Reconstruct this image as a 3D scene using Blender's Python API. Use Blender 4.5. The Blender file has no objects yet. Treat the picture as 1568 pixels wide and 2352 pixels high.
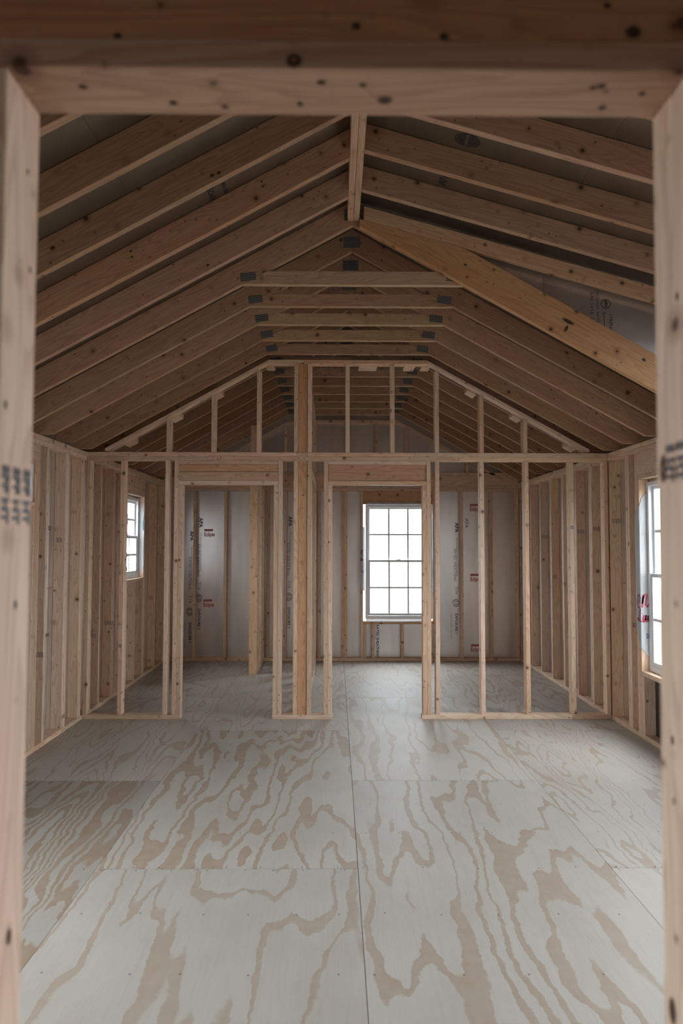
import bpy, bmesh, math, random
from mathutils import Matrix, Vector
R_ = random.Random(11)
C = bpy.context.scene.collection
scene = bpy.context.scene

# ------------------------------------------------------------------ camera
cam_d = bpy.data.cameras.new('camera'); cam = bpy.data.objects.new('camera', cam_d); C.objects.link(cam)
cam_d.sensor_fit = 'VERTICAL'; cam_d.sensor_height = 36.0; cam_d.lens = 36.0 * 1578.87 / 2352
cam_d.clip_start = 0.02
cam.matrix_world = (Matrix.Translation((-0.1107, 0, 1.5552)) @ Matrix.Rotation(-0.0086, 4, 'Z')
                    @ Matrix.Rotation(math.pi / 2 + 0.046, 4, 'X') @ Matrix.Rotation(0.0017, 4, 'Z'))
cam_d.dof.use_dof = True; cam_d.dof.focus_distance = 5.6; cam_d.dof.aperture_fstop = 3.2
scene.camera = cam

# ------------------------------------------------------------------ world, overcast white sky
W = bpy.data.worlds.new('overcast'); scene.world = W; W.use_nodes = True
wt = W.node_tree; bgn = wt.nodes['Background']
# overcast sky: brighter overhead than at the horizon, duller ground
_tc = wt.nodes.new('ShaderNodeTexCoord'); _sp = wt.nodes.new('ShaderNodeSeparateXYZ'); _rp = wt.nodes.new('ShaderNodeValToRGB')
_mr = wt.nodes.new('ShaderNodeMapRange'); _mr.inputs[1].default_value = -1; _mr.inputs[2].default_value = 1
wt.links.new(_tc.outputs['Generated'], _sp.inputs[0]); wt.links.new(_sp.outputs['Z'], _mr.inputs[0]); wt.links.new(_mr.outputs[0], _rp.inputs[0])
_rp.color_ramp.elements[0].position = 0.0; _rp.color_ramp.elements[0].color = (0.10, 0.095, 0.09, 1)
_rp.color_ramp.elements[1].position = 1.0; _rp.color_ramp.elements[1].color = (0.90, 0.95, 1.0, 1)
for _p, _c in ((0.44, (0.16, 0.16, 0.16)), (0.5, (0.50, 0.53, 0.56)), (0.7, (0.60, 0.64, 0.68))):
    _e = _rp.color_ramp.elements.new(_p); _e.color = (*_c, 1)
wt.links.new(_rp.outputs[0], bgn.inputs[0]); bgn.inputs[1].default_value = 20.0

# ------------------------------------------------------------------ light portals in the window openings, seen and added ones alike (sampling aid for the sky light)
def portal(loc, size, direction):
    d = bpy.data.lights.new('window_portal', 'AREA'); d.shape = 'RECTANGLE'; d.size, d.size_y = size
    d.cycles.is_portal = True
    o = bpy.data.objects.new('window_portal', d); C.objects.link(o)
    o.rotation_euler = Vector(direction).to_track_quat('-Z', 'Z').to_euler(); o.location = loc
portal((0.73, 9.33, 1.31), (0.93, 1.56), (0, -1, 0))
portal((-2.47, 7.73, 1.61), (0.66, 0.92), (1, 0, 0))
portal((2.47, 5.05, 1.30), (1.0, 1.53), (-1, 0, 0))
portal((2.47, 2.9, 1.30), (0.91, 1.53), (-1, 0, 0))
portal((2.47, 1.65, 1.30), (0.91, 1.53), (-1, 0, 0))
portal((-2.47, 4.62, 2.005), (1.05, 0.30), (1, 0, 0))
portal((-2.47, 2.9, 1.30), (0.86, 1.53), (1, 0, 0))
portal((-2.47, 1.7, 1.30), (0.86, 1.53), (1, 0, 0))
portal((2.47, 3.185, 2.665), (1.54, 0.40), (-1, 0, 0))
portal((-2.47, -0.75, 1.60), (0.71, 0.81), (1, 0, 0))

scene.view_settings.view_transform = 'Standard'; scene.view_settings.look = 'None'
scene.view_settings.exposure = 0.02; scene.view_settings.gamma = 1.0
scene.view_settings.use_curve_mapping = False

# ------------------------------------------------------------------ materials
def new_mat(name):
    m = bpy.data.materials.new(name); m.use_nodes = True
    nt = m.node_tree; b = nt.nodes['Principled BSDF']
    return m, nt, b
def N(nt, t, **k):
    n = nt.nodes.new(t)
    for a, v in k.items(): setattr(n, a, v)
    return n
def vmath(nt, op, a, b=None):
    n = N(nt, 'ShaderNodeVectorMath', operation=op)
    if hasattr(a, 'is_output'): nt.links.new(a, n.inputs[0])
    else: n.inputs[0].default_value = a
    if b is not None:
        if hasattr(b, 'is_output'): nt.links.new(b, n.inputs[1])
        else: n.inputs[1].default_value = b
    return n.outputs[0]
def fmath(nt, op, a, b=None, c=None, clamp=False):
    n = N(nt, 'ShaderNodeMath', operation=op); n.use_clamp = clamp
    for i, v in enumerate((a, b, c)):
        if v is None: continue
        if hasattr(v, 'is_output'): nt.links.new(v, n.inputs[i])
        else: n.inputs[i].default_value = v
    return n.outputs[0]
def mixc(nt, f, a, b, mode='MIX'):
    n = N(nt, 'ShaderNodeMix', data_type='RGBA', blend_type=mode)
    for i, v in ((0, f), (6, a), (7, b)):
        if hasattr(v, 'is_output'): nt.links.new(v, n.inputs[i])
        elif i == 0: n.inputs[0].default_value = v
        else: n.inputs[i].default_value = (*v[:3], 1)
    return n.outputs[2]
def noise(nt, vec, scale, detail=3, rough=0.5, out=0):
    n = N(nt, 'ShaderNodeTexNoise'); nt.links.new(vec, n.inputs['Vector'])
    n.inputs['Scale'].default_value = scale; n.inputs['Detail'].default_value = detail
    n.inputs['Roughness'].default_value = rough
    return n.outputs[out]
def smooth(nt, v, lo, hi):
    n = N(nt, 'ShaderNodeMapRange', interpolation_type='SMOOTHSTEP')
    nt.links.new(v, n.inputs[0]); n.inputs[1].default_value = lo; n.inputs[2].default_value = hi
    return n.outputs[0]
def rand_vec(nt):
    tc = N(nt, 'ShaderNodeTexCoord'); oi = N(nt, 'ShaderNodeObjectInfo')
    off = vmath(nt, 'SCALE', (37.0, 13.0, 17.0)); nt.nodes[-1].inputs[3].default_value = 1.0
    nt.links.new(oi.outputs['Random'], nt.nodes[-1].inputs[3])
    return vmath(nt, 'ADD', tc.outputs['Object'], off), oi

def lumber_mat():
    m, nt, b = new_mat('spruce_lumber')
    v, oi = rand_vec(nt)
    # growth rings seen as long cathedral lines along the board
    vs = vmath(nt, 'MULTIPLY', v, (0.45, 5.0, 5.0))
    warp = noise(nt, vs, 1.9, 2, 0.5)
    rings = fmath(nt, 'FRACT', fmath(nt, 'MULTIPLY', warp, 17.0))
    rg = fmath(nt, 'MULTIPLY', smooth(nt, rings, 0.25, 1.0), fmath(nt, 'SUBTRACT', 1.0, smooth(nt, rings, 0.93, 1.0)))
    fine = noise(nt, vmath(nt, 'MULTIPLY', v, (4.0, 160.0, 160.0)), 1.0, 2, 0.6)
    tone = noise(nt, vmath(nt, 'MULTIPLY', v, (0.8, 9.0, 9.0)), 1.0, 3, 0.6)
    c = mixc(nt, smooth(nt, tone, 0.35, 0.7), (0.745, 0.55, 0.395), (0.72, 0.48, 0.345))
    c = mixc(nt, fmath(nt, 'MULTIPLY', rg, 0.42), c, (0.42, 0.235, 0.14))
    c = mixc(nt, fmath(nt, 'MULTIPLY', smooth(nt, fine, 0.45, 0.8), 0.35), c, (0.45, 0.28, 0.18))
    # knots
    def knots(scale, rad, thr, vv):
        vo = N(nt, 'ShaderNodeTexVoronoi'); nt.links.new(vv, vo.inputs['Vector']); vo.inputs['Scale'].default_value = scale
        sep = N(nt, 'ShaderNodeSeparateColor'); nt.links.new(vo.outputs['Color'], sep.inputs[0])
        r = fmath(nt, 'MULTIPLY', fmath(nt, 'ADD', sep.outputs[0], 0.35), rad * scale)
        q = fmath(nt, 'DIVIDE', vo.outputs['Distance'], r)
        on = fmath(nt, 'GREATER_THAN', sep.outputs[1], thr)
        core = fmath(nt, 'MULTIPLY', fmath(nt, 'SUBTRACT', 1.0, smooth(nt, q, 0.55, 1.0)), on)
        halo = fmath(nt, 'MULTIPLY', fmath(nt, 'SUBTRACT', 1.0, smooth(nt, q, 0.9, 2.3)), on)
        return core, halo
    k1, h1 = knots(9.0, 0.0125, 0.05, v)
    k2, h2 = knots(20.0, 0.0048, 0.15, vmath(nt, 'ADD', v, (3.3, 1.7, 9.1)))
    c = mixc(nt, fmath(nt, 'MULTIPLY', h1, 0.5), c, (0.30, 0.15, 0.08))
    c = mixc(nt, fmath(nt, 'MULTIPLY', k1, 0.88), c, (0.085, 0.04, 0.025))
    c = mixc(nt, fmath(nt, 'MULTIPLY', h2, 0.3), c, (0.32, 0.17, 0.09))
    c = mixc(nt, fmath(nt, 'MULTIPLY', k2, 0.75), c, (0.11, 0.055, 0.035))
    # per-board variation and tint
    hs = N(nt, 'ShaderNodeHueSaturation')
    nt.links.new(c, hs.inputs['Color'])
    rr = fmath(nt, 'FRACT', fmath(nt, 'MULTIPLY', oi.outputs['Random'], 7.31))
    nt.links.new(fmath(nt, 'ADD', fmath(nt, 'MULTIPLY', rr, 0.22), 0.88), hs.inputs['Value'])
    rs = fmath(nt, 'FRACT', fmath(nt, 'MULTIPLY', oi.outputs['Random'], 17.7))
    nt.links.new(fmath(nt, 'ADD', fmath(nt, 'MULTIPLY', rs, 0.22), 0.88), hs.inputs['Saturation'])
    rh = fmath(nt, 'FRACT', fmath(nt, 'MULTIPLY', oi.outputs['Random'], 31.1))
    nt.links.new(fmath(nt, 'ADD', fmath(nt, 'MULTIPLY', rh, 0.012), 0.494), hs.inputs['Hue'])
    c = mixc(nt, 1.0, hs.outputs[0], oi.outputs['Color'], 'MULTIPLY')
    nt.links.new(c, b.inputs['Base Color']); b.inputs['Roughness'].default_value = 0.62
    b.inputs['Specular IOR Level'].default_value = 0.35
    bu = N(nt, 'ShaderNodeBump'); bu.inputs['Strength'].default_value = 0.25; bu.inputs['Distance'].default_value = 0.0008
    nt.links.new(fine, bu.inputs['Height']); nt.links.new(bu.outputs[0], b.inputs['Normal'])
    return m

def plywood_mat():
    m, nt, b = new_mat('pine_plywood')
    v, oi = rand_vec(nt)
    sep = N(nt, 'ShaderNodeSeparateColor'); nt.links.new(oi.outputs['Color'], sep.inputs[0])
    # local X = across the grain, local Y = along the grain
    # red: line density, green: amount of tan, blue: overall brightness
    w0 = noise(nt, vmath(nt, 'MULTIPLY', v, (1.0, 1.0, 1.0)), 5.0, 5, 0.62, out=1)
    w0 = vmath(nt, 'SUBTRACT', w0, (0.5, 0.5, 0.5)); w0 = vmath(nt, 'MULTIPLY', w0, (0.085, 0.28, 0.0))
    vv = vmath(nt, 'ADD', v, w0)
    h = noise(nt, vmath(nt, 'MULTIPLY', vv, (1.7, 0.27, 1.0)), 1.0, 3.0, 0.5)
    sx_ = N(nt, 'ShaderNodeSeparateXYZ'); nt.links.new(vv, sx_.inputs[0])
    h = fmath(nt, 'ADD', h, fmath(nt, 'MULTIPLY', sx_.outputs[0], 0.22))
    ph = fmath(nt, 'MULTIPLY', h, fmath(nt, 'MULTIPLY', sep.outputs[0], 30.0))
    s = fmath(nt, 'FRACT', ph)
    sh = fmath(nt, 'ADD', smooth(nt, s, 0.0, 0.03), 0.0)
    wd = noise(nt, vmath(nt, 'MULTIPLY', v, (1.3, 0.5, 1.0)), 2.1, 2, 0.5)
    edge = fmath(nt, 'ADD', fmath(nt, 'MULTIPLY', wd, 0.9), fmath(nt, 'SUBTRACT', sep.outputs[1], 0.55))
    n = N(nt, 'ShaderNodeMapRange', interpolation_type='SMOOTHSTEP')
    nt.links.new(s, n.inputs[0]); nt.links.new(fmath(nt, 'SUBTRACT', edge, 0.05), n.inputs[1]); nt.links.new(fmath(nt, 'ADD', edge, 0.015), n.inputs[2])
    band = fmath(nt, 'MULTIPLY', sh, fmath(nt, 'SUBTRACT', 1.0, n.outputs[0]))
    fine = noise(nt, vmath(nt, 'MULTIPLY', v, (110.0, 4.0, 1.0)), 1.0, 3, 0.6)
    speck = noise(nt, v, 14.0, 4, 0.6)
    cloud = noise(nt, vmath(nt, 'MULTIPLY', v, (1.0, 0.6, 1.0)), 2.3, 4, 0.55)
    light = mixc(nt, smooth(nt, cloud, 0.35, 0.7), (0.48, 0.445, 0.40), (0.43, 0.39, 0.345))
    tan = mixc(nt, smooth(nt, speck, 0.35, 0.7), (0.365, 0.27, 0.195), (0.395, 0.305, 0.235))
    edgeline = fmath(nt, 'MULTIPLY', sh, fmath(nt, 'SUBTRACT', 1.0, smooth(nt, s, 0.02, 0.12)))
    tan = mixc(nt, fmath(nt, 'MULTIPLY', edgeline, 0.35), tan, (0.36, 0.22, 0.13))
    s2 = fmath(nt, 'FRACT', fmath(nt, 'ADD', fmath(nt, 'MULTIPLY', ph, 2.0), 0.37))
    ln = fmath(nt, 'MULTIPLY', smooth(nt, s2, 0.80, 0.93), fmath(nt, 'SUBTRACT', 1.0, smooth(nt, s2, 0.93, 1.0)))
    ln = fmath(nt, 'MULTIPLY', ln, smooth(nt, cloud, 0.42, 0.62))
    light = mixc(nt, fmath(nt, 'MULTIPLY', ln, 0.45), light, (0.44, 0.36, 0.28))
    c = mixc(nt, fmath(nt, 'MULTIPLY', band, fmath(nt, 'ADD', fmath(nt, 'MULTIPLY', sep.outputs[1], 0.9), 0.42, clamp=True)), light, tan)
    c = mixc(nt, fmath(nt, 'MULTIPLY', smooth(nt, fine, 0.42, 0.75), 0.16), c, (0.34, 0.25, 0.18))
    dirt = noise(nt, vmath(nt, 'ADD', v, (5, 5, 5)), 6.0, 6, 0.7)
    c = mixc(nt, fmath(nt, 'MULTIPLY', smooth(nt, dirt, 0.60, 0.78), 0.32), c, (0.28, 0.26, 0.26))
    cc = N(nt, 'ShaderNodeCombineColor')
    for i in range(3): nt.links.new(sep.outputs[2], cc.inputs[i])
    c = mixc(nt, 1.0, c, cc.outputs[0], 'MULTIPLY')
    nt.links.new(c, b.inputs['Base Color']); b.inputs['Roughness'].default_value = 0.55
    b.inputs['Specular IOR Level'].default_value = 0.4
    bu = N(nt, 'ShaderNodeBump'); bu.inputs['Strength'].default_value = 0.3; bu.inputs['Distance'].default_value = 0.001
    nt.links.new(fmath(nt, 'ADD', fine, fmath(nt, 'MULTIPLY', band, 0.5)), bu.inputs['Height']); nt.links.new(bu.outputs[0], b.inputs['Normal'])
    return m

def foil_mat(name, col=(0.50, 0.48, 0.46), rough=0.3, crinkle=0.5):
    m, nt, b = new_mat(name)
    v, oi = rand_vec(nt)
    n1 = noise(nt, v, 62.0, 3, 0.55); n2 = noise(nt, v, 9.0, 3, 0.5)
    n3 = noise(nt, vmath(nt, 'MULTIPLY', v, (3.0, 3.0, 0.7)), 2.0, 3, 0.5)
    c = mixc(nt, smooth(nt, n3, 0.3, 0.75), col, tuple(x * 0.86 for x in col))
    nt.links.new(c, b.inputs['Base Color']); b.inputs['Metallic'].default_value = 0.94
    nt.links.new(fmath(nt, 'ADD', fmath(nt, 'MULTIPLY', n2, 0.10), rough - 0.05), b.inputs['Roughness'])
    bu = N(nt, 'ShaderNodeBump'); bu.inputs['Strength'].default_value = crinkle; bu.inputs['Distance'].default_value = 0.0011
    nt.links.new(n1, bu.inputs['Height']); nt.links.new(bu.outputs[0], b.inputs['Normal'])
    return m

def plain(name, col, rough=0.5, metal=0.0):
    m, nt, b = new_mat(name)
    v, oi = rand_vec(nt)
    n = noise(nt, v, 30.0, 3, 0.6)
    c = mixc(nt, n, tuple(x * 0.93 for x in col), tuple(min(1, x * 1.05) for x in col))
    nt.links.new(c, b.inputs['Base Color']); b.inputs['Roughness'].default_value = rough; b.inputs['Metallic'].default_value = metal
    return m

def gusset_mat():
    m, nt, b = new_mat('toothed_steel')
    tc = N(nt, 'ShaderNodeTexCoord')
    br = N(nt, 'ShaderNodeTexBrick'); nt.links.new(tc.outputs['Object'], br.inputs['Vector'])
    br.inputs['Scale'].default_value = 1.0; br.inputs['Brick Width'].default_value = 0.010; br.inputs['Row Height'].default_value = 0.016
    br.inputs['Mortar Size'].default_value = 0.0028; br.offset = 0.5
    br.inputs['Color1'].default_value = (0.03, 0.03, 0.03, 1); br.inputs['Color2'].default_value = (0.06, 0.06, 0.06, 1)
    br.inputs['Mortar'].default_value = (0.22, 0.23, 0.23, 1)
    nt.links.new(br.outputs['Color'], b.inputs['Base Color']); b.inputs['Metallic'].default_value = 0.5; b.inputs['Roughness'].default_value = 0.5
    return m

def glass_mat():
    m = bpy.data.materials.new('window_glass'); m.use_nodes = True; nt = m.node_tree
    nt.nodes.remove(nt.nodes['Principled BSDF']); out = nt.nodes['Material Output']
    tr = N(nt, 'ShaderNodeBsdfTransparent'); tr.inputs[0].default_value = (0.96, 0.98, 0.98, 1)
    gl = N(nt, 'ShaderNodeBsdfGlossy'); gl.inputs['Roughness'].default_value = 0.02
    lw = N(nt, 'ShaderNodeLayerWeight'); lw.inputs[0].default_value = 0.5
    f5 = fmath(nt, 'ADD', fmath(nt, 'MULTIPLY', fmath(nt, 'POWER', lw.outputs['Facing'], 5.0), 0.7), 0.03)
    mx = N(nt, 'ShaderNodeMixShader'); nt.links.new(f5, mx.inputs[0])
    nt.links.new(tr.outputs[0], mx.inputs[1]); nt.links.new(gl.outputs[0], mx.inputs[2])
    nt.links.new(mx.outputs[0], out.inputs[0]); return m

def film_mat():
    m, nt, b = new_mat('white_wrap_film')
    v, oi = rand_vec(nt)
    n = noise(nt, vmath(nt, 'MULTIPLY', v, (1, 1, 0.3)), 25.0, 3, 0.6)
    c = mixc(nt, n, (0.70, 0.71, 0.73), (0.80, 0.81, 0.83))
    nt.links.new(c, b.inputs['Base Color']); b.inputs['Roughness'].default_value = 0.4
    b.inputs['Transmission Weight'].default_value = 0.0
    b.inputs['Subsurface Weight'].default_value = 0.0
    tl = N(nt, 'ShaderNodeBsdfTranslucent'); tl.inputs[0].default_value = (0.8, 0.82, 0.85, 1)
    mx = N(nt, 'ShaderNodeMixShader'); mx.inputs[0].default_value = 0.25
    nt.links.new(b.outputs[0], mx.inputs[1]); nt.links.new(tl.outputs[0], mx.inputs[2])
    nt.links.new(mx.outputs[0], nt.nodes['Material Output'].inputs[0])
    bu = N(nt, 'ShaderNodeBump'); bu.inputs['Strength'].default_value = 0.5; bu.inputs['Distance'].default_value = 0.003
    nt.links.new(n, bu.inputs['Height']); nt.links.new(bu.outputs[0], b.inputs['Normal'])
    return m

LUM = lumber_mat(); PLY = plywood_mat()
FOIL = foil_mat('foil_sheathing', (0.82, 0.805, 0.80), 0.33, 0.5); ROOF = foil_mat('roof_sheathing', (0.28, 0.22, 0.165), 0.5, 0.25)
DARKBOARD = plain('dark_backer', (0.03, 0.03, 0.035), 0.5)
GUS = gusset_mat(); GLASS = glass_mat(); FILM = film_mat()
VINYL = plain('white_vinyl', (0.78, 0.80, 0.82), 0.35)
INK = plain('black_ink', (0.022, 0.022, 0.03), 0.6); GREYINK = plain('grey_ink', (0.10, 0.095, 0.11), 0.6)
RED = plain('red_ink', (0.42, 0.012, 0.02), 0.55); WHITEINK = plain('white_ink', (0.7, 0.68, 0.68), 0.6)
BLUE = plain('blue_ink', (0.04, 0.07, 0.30), 0.55); SCRIPT = plain('crimson_ink', (0.38, 0.012, 0.05), 0.5)
NAIL = plain('nail_steel', (0.10, 0.085, 0.08), 0.5, 0.4); CHALK = plain('red_chalk', (0.45, 0.05, 0.04), 0.8)
LEAK_BACK = plain('leak_backing', (0.35, 0.36, 0.36), 0.7)  # for unseen slabs added to stop light leaks
TEAL = plain('teal_tape', (0.02, 0.10, 0.12), 0.4)

# ------------------------------------------------------------------ object helpers
WM = {}
def link(o, parent, M):
    C.objects.link(o)
    if parent is not None:
        o.parent = parent; o.matrix_parent_inverse = WM[parent].inverted()
    o.matrix_basis = M; WM[o] = M.copy()
    return o
def mesh_obj(name, me, parent, M, tint=None):
    o = bpy.data.objects.new(name, me); link(o, parent, M)
    if tint: o.color = (*tint, 1)
    return o
def structure(name, loc):
    o = bpy.data.objects.new(name, None); o.empty_display_size = 0.2; link(o, None, Matrix.Translation(loc)); o['kind'] = 'structure'
    return o
def thing(name, loc, label, cat, group=None):
    o = bpy.data.objects.new(name, None); o.empty_display_size = 0.2; link(o, None, Matrix.Translation(loc))
    tag(o, label, cat, group); return o
def tag(o, label, cat, group=None):
    o['label'] = label; o['category'] = cat
    if group: o['group'] = group
    return o
def finish(bm, name, mat, bevel=0.0):
    bmesh.ops.recalc_face_normals(bm, faces=bm.faces)
    if bevel: bmesh.ops.bevel(bm, geom=list(bm.edges), offset=bevel, segments=1, affect='EDGES', profile=0.5)
    me = bpy.data.meshes.new(name); bm.to_mesh(me); bm.free(); me.materials.append(mat); return me
def bm_box(bm, x0, x1, y0, y1, z0, z1):
    v = [bm.verts.new((x, y, z)) for x in (x0, x1) for y in (y0, y1) for z in (z0, z1)]
    for f in ((0, 1, 3, 2), (4, 6, 7, 5), (0, 4, 5, 1), (2, 3, 7, 6), (0, 2, 6, 4), (1, 5, 7, 3)):
        bm.faces.new([v[i] for i in f])
CACHE = {}
def box(name, parent, xr, yr, zr, mat=None, tint=None, grain=None, bevel=0.0022):
    """one board; its local X runs along the grain (the longest side unless told)"""
    mat = mat or LUM
    d = [xr[1] - xr[0], yr[1] - yr[0], zr[1] - zr[0]]
    c = Vector(((xr[0] + xr[1]) / 2, (yr[0] + yr[1]) / 2, (zr[0] + zr[1]) / 2))
    g = grain if grain is not None else d.index(max(d))
    if g == 0: Rm = Matrix(((1, 0, 0), (0, 1, 0), (0, 0, 1))); l = (d[0], d[1], d[2])
    elif g == 1: Rm = Matrix(((0, -1, 0), (1, 0, 0), (0, 0, 1))); l = (d[1], d[0], d[2])
    else: Rm = Matrix(((0, 0, -1), (0, 1, 0), (1, 0, 0))); l = (d[2], d[1], d[0])
    bevel = min(bevel, min(d) * 0.3)
    key = (tuple(round(x, 3) for x in l), mat.name, round(bevel, 4))
    if key not in CACHE:
        bm = bmesh.new(); bm_box(bm, -l[0] / 2, l[0] / 2, -l[1] / 2, l[1] / 2, -l[2] / 2, l[2] / 2)
        CACHE[key] = finish(bm, name, mat, bevel)
    return mesh_obj(name, CACHE[key], parent, Matrix.Translation(c) @ Rm.to_4x4(), tint)
def prism(name, parent, poly, y0, y1, ang, mat=None, tint=None, bevel=0.002):
    """board outlined in the x-z plane between depths y0 and y1, grain at angle ang"""
    mat = mat or LUM
    c, s = math.cos(ang), math.sin(ang)
    cx = sum(p[0] for p in poly) / len(poly); cz = sum(p[1] for p in poly) / len(poly); cy = (y0 + y1) / 2; t = (y1 - y0) / 2
    key = (tuple((round(p[0] - cx, 4), round(p[1] - cz, 4)) for p in poly), round(t, 4), round(ang, 4), mat.name)
    if key not in CACHE:
        bm = bmesh.new(); A = []; B = []
        for px, pz in poly:
            dx, dz = px - cx, pz - cz; u = dx * c + dz * s; v = -dx * s + dz * c
            A.append(bm.verts.new((u, v, -t))); B.append(bm.verts.new((u, v, t)))
        bm.faces.new(A); bm.faces.new(B[::-1]); n = len(poly)
        for i in range(n): bm.faces.new((A[i], B[i], B[(i + 1) % n], A[(i + 1) % n]))
        CACHE[key] = finish(bm, name, mat, bevel)
    M = Matrix(((c, -s, 0, cx), (0, 0, -1, cy), (s, c, 0, cz), (0, 0, 0, 1)))
    return mesh_obj(name, CACHE[key], parent, M, tint)
FACES = {  # direction a printed face looks -> (text right, text up) in the world
    'front': (Vector((1, 0, 0)), Vector((0, 0, 1))),      # faces the camera (-Y)
    'east': (Vector((0, 1, 0)), Vector((0, 0, 1))),       # faces +X
    'west': (Vector((0, -1, 0)), Vector((0, 0, 1)))}      # faces -X
def frame_of(face, pos, turn=0, xa=None, ya=None):
    x, y = FACES[face] if face else (xa, ya)
    x = x.normalized(); y = y.normalized()
    c, s = math.cos(turn), math.sin(turn); x, y = x * c + y * s, y * c - x * s
    z = x.cross(y)
    return Matrix(((x.x, y.x, z.x, pos[0]), (x.y, y.y, z.y, pos[1]), (x.z, y.z, z.z, pos[2]), (0, 0, 0, 1)))
def text(name, parent, s, size, M, mat, bold=0.0, sx=1.0, shear=0.0, label=None):
    key = ('t', s, size, mat.name, bold, sx, shear)
    if key not in CACHE:
        cu = bpy.data.curves.new(name, 'FONT'); cu.body = s; cu.size = size; cu.extrude = 0.0004; cu.offset = bold; cu.shear = shear
        cu.resolution_u = 2; cu.align_x = 'LEFT'
        o = bpy.data.objects.new('tmp', cu); C.objects.link(o)
        me = bpy.data.meshes.new_from_object(o.evaluated_get(bpy.context.evaluated_depsgraph_get()))
        bpy.data.objects.remove(o); bpy.data.curves.remove(cu)
        me.transform(Matrix.Diagonal((sx, 1, 1, 1))); me.materials.clear(); me.materials.append(mat); me.name = name
        CACHE[key] = me
    o = mesh_obj(name, CACHE[key], parent, M)
    if label: o['label'] = label
    return o
def strokes(name, parent, lines, width, M, mat, mapf=None, label=None, closed=False):
    """flat pen strokes (polylines in local x,y), a hair proud of the surface"""
    bm = bmesh.new()
    for ln in lines:
        L = [Vector(p) for p in ln]; n = len(L); top = []; bot = []
        for i, p in enumerate(L):
            a = L[max(0, i - 1)]; b = L[min(n - 1, i + 1)]; d = (b - a); d = d.normalized() if d.length else Vector((1, 0))
            q = Vector((-d.y, d.x)) * width / 2
            top.append(p + q); bot.append(p - q)
        tv = [bm.verts.new(mapf(p.x, p.y) if mapf else (p.x, p.y, 0.0006)) for p in top]
        bv = [bm.verts.new(mapf(p.x, p.y) if mapf else (p.x, p.y, 0.0006)) for p in bot]
        for i in range(n - 1): bm.faces.new((tv[i], bv[i], bv[i + 1], tv[i + 1]))
    me = bpy.data.meshes.new(name); bm.to_mesh(me); bm.free(); me.materials.append(mat)
    o = mesh_obj(name, me, parent, M)
    if label: o['label'] = label
    return o
def ellipse(cx, cy, rx, ry, n=20):
    return [(cx + rx * math.cos(2 * math.pi * i / n), cy + ry * math.sin(2 * math.pi * i / n)) for i in range(n + 1)]
def emblem(parent, M, r=0.05, sub=True):
    """oval quality emblem: ring, band and slanted bars"""
    L = [ellipse(0, 0, r, r * 0.78)]
    for k in range(-3, 4):
        y = k * r * 0.2; h = math.sqrt(max(0, 1 - (y / (r * 0.78)) ** 2)) * r
        L.append([(-h * 0.9, y), (-r * 0.15, y + 0.002)]); L.append([(r * 0.05, y + 0.004), (h * 0.9, y + 0.006)])
    return strokes('oval_stamp', parent, L, r * 0.085, M, INK, label='black oval quality stamp')

S = 0.4064; HW = 2.35; SD = 0.089; T = 0.038; H = 2.377
FZ = 3.224; FX = 0.718; RZ = 3.620; SL = 0.5515; Y1 = 4.363; YP = 6.173; YB = 9.20
Y_END = -1.60
def zb(x): return RZ - SL * abs(x)
ANG = math.atan(SL)

# ------------------------------------------------------------------ floor
floor = structure('floor', (0, 3.8, 0))
cols = [(-2.44, -1.2527), (-1.2513, -0.0013), (0.0013, 1.2173), (1.2187, 2.44)]
offs = [4.595, 3.37, 4.595, 3.37]
nail_n = 0
def nails_mesh(x0, x1, y0, y1):
    bm = bmesh.new()
    js = [3.37 + S * k for k in range(-14, 16)]
    for yj in js:
        if not (y0 < yj < y1 + 0.01): continue
        x = x0 + R_.uniform(0.02, 0.1)
        while x < x1 - 0.01:
            bmesh.ops.create_circle(bm, cap_ends=True, radius=0.0042, segments=7,
                                    matrix=Matrix.Translation((x, yj + R_.gauss(0, 0.006), 0.0006)))
            x += R_.uniform(0.17, 0.33)
    for ye, sg in ((y0, 1), (y1, -1)):
        x = x0 + 0.03
        while x < x1:
            bmesh.ops.create_circle(bm, cap_ends=True, radius=0.0042, segments=7, matrix=Matrix.Translation((x, ye + sg * 0.014, 0.0006)))
            x += R_.uniform(0.12, 0.2)
    me = bpy.data.meshes.new('nail_heads'); bm.to_mesh(me); bm.free(); me.materials.append(NAIL); return me
sheet_tone = {(0, 1): (0.9, 0.62, 0.80), (0, 2): (0.85, 0.38, 1.0), (1, 1): (0.46, 0.33, 0.93), (1, 2): (0.66, 0.52, 0.97),
              (2, 1): (0.46, 0.42, 0.94), (2, 2): (0.45, 0.36, 1.02), (3, 1): (0.6, 0.30, 1.0), (3, 2): (0.9, 0.34, 0.97)}
for ci, (a, b_) in enumerate(cols):
    y = offs[ci] - 2.4384 * 3; k = -3
    while y < 9.28:
        e = y + 2.4354
        if e > Y_END:
            ya, yb = max(y, Y_END), min(e, 9.289)
            cx, cy = (a + b_) / 2, (ya + yb) / 2
            bm = bmesh.new(); bm_box(bm, a - cx, b_ - cx, ya - cy, yb - cy, -0.018, 0)
            me = finish(bm, 'plywood_sheet', PLY, 0.0008)
            tone = sheet_tone.get((ci, k + 2), (R_.uniform(0.35, 0.8), R_.uniform(0.28, 0.45), R_.uniform(0.93, 1.03)))
            o = mesh_obj('plywood_sheet', me, floor, Matrix.Translation((cx, cy, 0)), tone)
            nm = nails_mesh(a, b_, ya, yb); nm.transform(Matrix.Translation((-cx, -cy, 0)))
            q = mesh_obj('nail_heads', nm, o, Matrix.Translation((cx, cy, 0))); q['kind'] = 'stuff'
        y += 2.4384; k += 1
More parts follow.
